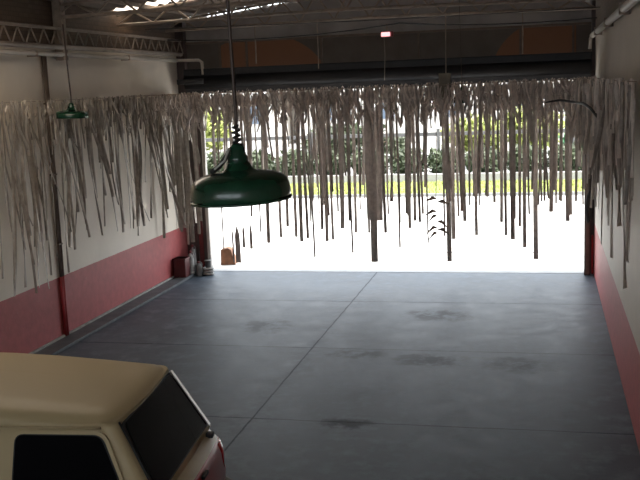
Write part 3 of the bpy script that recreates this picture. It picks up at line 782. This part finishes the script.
# --------------------------------------------------------------- outdoors
bm = bmesh.new(); box(bm, -45, 30, D+.18, 29.4, -.3, -.004); struct('ground', bm, M['paving'])
bpy.data.objects['ground'].name = 'trim_7'
bm = bmesh.new()
for a, b_ in ((-5.9, -4.9), (-4.7, -4.2), (-3.0, -2.2), (-2.0, -1.2), (-.7, .1), (.3, .6)): box(bm, a, b_, 19.6, 19.68, -.02, .006)
tag(mkobj('yard_drain', bm, M['gutter']), 'broken line of thin drain slots across the bright yard', 'drain')
bm = bmesh.new(); box(bm, -45, 30, 29.4, 29.52, -.1, .09, .01); struct('trim_8', bm, M['gutter'])
bm = bmesh.new(); box(bm, -45, 30, 29.52, 33.6, -.2, .03); struct('trim_9', bm, M['lawn'])
bm = bmesh.new(); random.seed(2)
for i in range(7500):
    x = random.uniform(-16, 5); y = random.uniform(29.6, 33.5); h = random.uniform(.05, .13); a = random.uniform(0, PI)
    d = Vector((math.cos(a), math.sin(a), 0))*.02; l = Vector((random.uniform(-.04, .04), random.uniform(-.04, .04), h))
    p = Vector((x, y, .02)); bm.faces.new([bm.verts.new(q) for q in (p-d, p+d, p+l)])
tag(mkobj('lawn_grass', bm, M['blade']), 'bright green grass growing in the strip beyond the yard', 'grass', None, 'stuff')
bm = bmesh.new(); box(bm, -45, 30, 33.6, 33.8, 0, .30, .02); struct('trim_10', bm, M['kerbstone'])
bm = bmesh.new(); box(bm, -60, 40, 33.8, 90, -.2, .0); struct('trim_11', bm, M['street'])

def foliage(bm, c, rad, n, ls):
    for i in range(n):
        while True:
            v = Vector((random.uniform(-1, 1), random.uniform(-1, 1), random.uniform(-1, 1)))
            if v.length < 1: break
        v = v*(.55+.45*random.random())/max(.3, v.length)*random.uniform(.45, 1)
        p = Vector(c)+Vector((v.x*rad[0], v.y*rad[1], v.z*rad[2]))
        a = Vector((random.gauss(0, 1), random.gauss(0, 1), random.gauss(0, 1))).normalized(); b_ = a.orthogonal().normalized()
        s = ls*random.uniform(.6, 1.4)
        bm.faces.new([bm.verts.new(p+q) for q in (-a*s, b_*s*.45, a*s, -b_*s*.45)])
random.seed(9)
shr = [('dark rounded hedge shrub', 'leaf_d')]
for i in range(13):
    x = -14.8+i*1.42
    mat = 'leaf_d'; lab = 'dark clipped shrub of the hedge behind the grass strip'; grp = 'dark shrubs of the hedge'
    if i == 12: mat, lab, grp = 'leaf_r', 'reddish shrub at the right end of the hedge', None
    t = thing('hedge_shrub', lab, 'shrub', (x, 34.9, 0), 0, grp)
    bm = bmesh.new(); foliage(bm, (0, 0, .62), (.86, .55, .62), 2200, .11); mkobj('foliage', bm, M[mat], t)
    bm = bmesh.new(); tube(bm, [(0, 0, 0), (.04, 0, .5)], .05, 6); tube(bm, [(0, 0, .2), (-.3, 0, .7)], .025, 6); tube(bm, [(0, 0, .2), (.35, .1, .7)], .025, 6); mkobj('stem', bm, M['bark'], t)
# railing behind the hedge
t = thing('street_fence', 'grey steel rail fence behind the hedge', 'fence', (0, 36.2, 0))
for z, h in ((1.55, .07), (.75, .03)):
    bm = bmesh.new(); box(bm, -22, 10, -.04, .04, z-h, z+h, .01); mkobj('rail', bm, M['fence'], t)
for k in range(13):
    bm = bmesh.new(); x = -21+k*2.45; box(bm, x-.05, x+.05, -.06, .06, 0, 1.75, .01); mkobj('post', bm, M['fence'], t)
def tree(x, y, z, rad, mat, label, n=2600, ls=.16):
    t = thing('street_tree', label, 'tree', (x, y, 0))
    bm = bmesh.new(); tube(bm, [(0, 0, 0), (.05, 0, z*.6), (-.05, .05, z)], [.14, .1, .05], 8)
    for s in (-1, 1): tube(bm, [(0, 0, z*.5), (s*rad[0]*.5, 0, z)], [.06, .03], 6)
    mkobj('trunk', bm, M['bark'], t, True)
    bm = bmesh.new()
    for k in range(6): foliage(bm, (random.uniform(-.5, .5)*rad[0], random.uniform(-.4, .4)*rad[1], z+random.uniform(-.4, .4)*rad[2]), tuple(r*.62 for r in rad), n//6, ls)
    mkobj('crown', bm, M[mat], t)
random.seed(12)
tree(-14.0, 40, 1.7, (1.5, 1.2, 1.5), 'leaf_l', 'lime green bushy tree beyond the fence, seen left above the green lamp')
tree(-2.7, 39, 1.25, (1.6, 1.0, 1.0), 'leaf_l', 'low lime green tree beyond the fence, just right of the long strip under the speaker')
tree(-.3, 40, 1.5, (1.5, 1.0, 1.2), 'leaf_l', 'lime green tree beyond the fence in the right part of the doorway')
tree(1.5, 38, 1.3, (.8, .7, .8), 'leaf_g', 'blue-green tree beyond the fence at the right door post')
tree(-8.0, 42, 1.0, (2.6, 1.2, .9), 'leaf_d', 'low dark green tree beyond the fence in the doorway middle')
tree(-18.5, 46, 3.9, (2.0, 1.6, 1.8), 'leaf_l', 'tall tree whose crown shows under the left end of the shutter')
def house(x0, x1, y, h, label, roofm):
    t = thing('house', label, 'house', ((x0+x1)/2, y, 0)); w = (x1-x0)/2
    bm = bmesh.new(); box(bm, -w, w, 0, 8, 0, h); mkobj('wall', bm, M['bwall'], t)
    bm = bmesh.new(); loft(bm, [[(-w-.3, -.4, h), (w+.3, -.4, h), (w+.3, -.4, h+.15), (-w-.3, -.4, h+.15)], [(-w-.3, 4, h+1.4), (w+.3, 4, h+1.4), (w+.3, 4, h+1.55), (-w-.3, 4, h+1.55)]]); mkobj('roof', bm, roofm, t)
    k = int(2*w/3.2)
    for i in range(k):
        cx = -w+(i+.5)*2*w/k
        bm = bmesh.new(); box(bm, cx-.6, cx+.6, -.06, .02, 1.3, 2.7); f = mkobj('window', bm, M['jambwhite'], t)
        bm = bmesh.new(); box(bm, cx-.52, cx+.52, -.09, -.05, 1.38, 2.62); mkobj('pane', bm, M['bdark'], f)
house(-32, -15.5, 56, 4.2, 'white house across the street at the left', M['broof'])
house(-15, -3.6, 58, 4.6, 'long white house across the street in the middle', M['broof'])
house(-3, 14, 55, 4.0, 'white house across the street at the right', M['broof'])

# ------------------------------------------------------------------ light
w = bpy.data.worlds.new('World'); S.world = w; w.use_nodes = True
nt = w.node_tree; bg = nt.nodes['Background']
bg.inputs[0].default_value = (.86, .93, 1.0, 1); bg.inputs[1].default_value = 2.6
sun = bpy.data.lights.new('sun', 'SUN'); sun.energy = 7; sun.angle = math.radians(.6); sun.color = (1, .96, .9)
so = link(bpy.data.objects.new('sun', sun)); so.rotation_euler = (math.radians(6), math.radians(22), 0)

# ------------------------------------------------------------------ camera
f_, pitch, yaw, roll = 960.4, .1591, .2322, -.0388
F = Vector((-math.sin(yaw)*math.cos(pitch), math.cos(yaw)*math.cos(pitch), -math.sin(pitch)))
Rt = F.cross(Vector((0, 0, 1))).normalized(); U = Rt.cross(F)
c_, s_ = math.cos(roll), math.sin(roll)
R2 = Rt*c_+U*s_; U2 = -Rt*s_+U*c_
cam = bpy.data.cameras.new('camera'); cam.sensor_width = 36; cam.lens = f_/640*36; cam.clip_end = 300
co = link(bpy.data.objects.new('camera', cam))
co.matrix_world = Matrix(((R2.x, U2.x, -F.x, 0), (R2.y, U2.y, -F.y, 0), (R2.z, U2.z, -F.z, 3.5), (0, 0, 0, 1)))
S.camera = co
S.view_settings.view_transform = 'Standard'; S.view_settings.look = 'None'
S.view_settings.gamma = 1; S.view_settings.use_curve_mapping = False
S.view_settings.exposure = 0.72
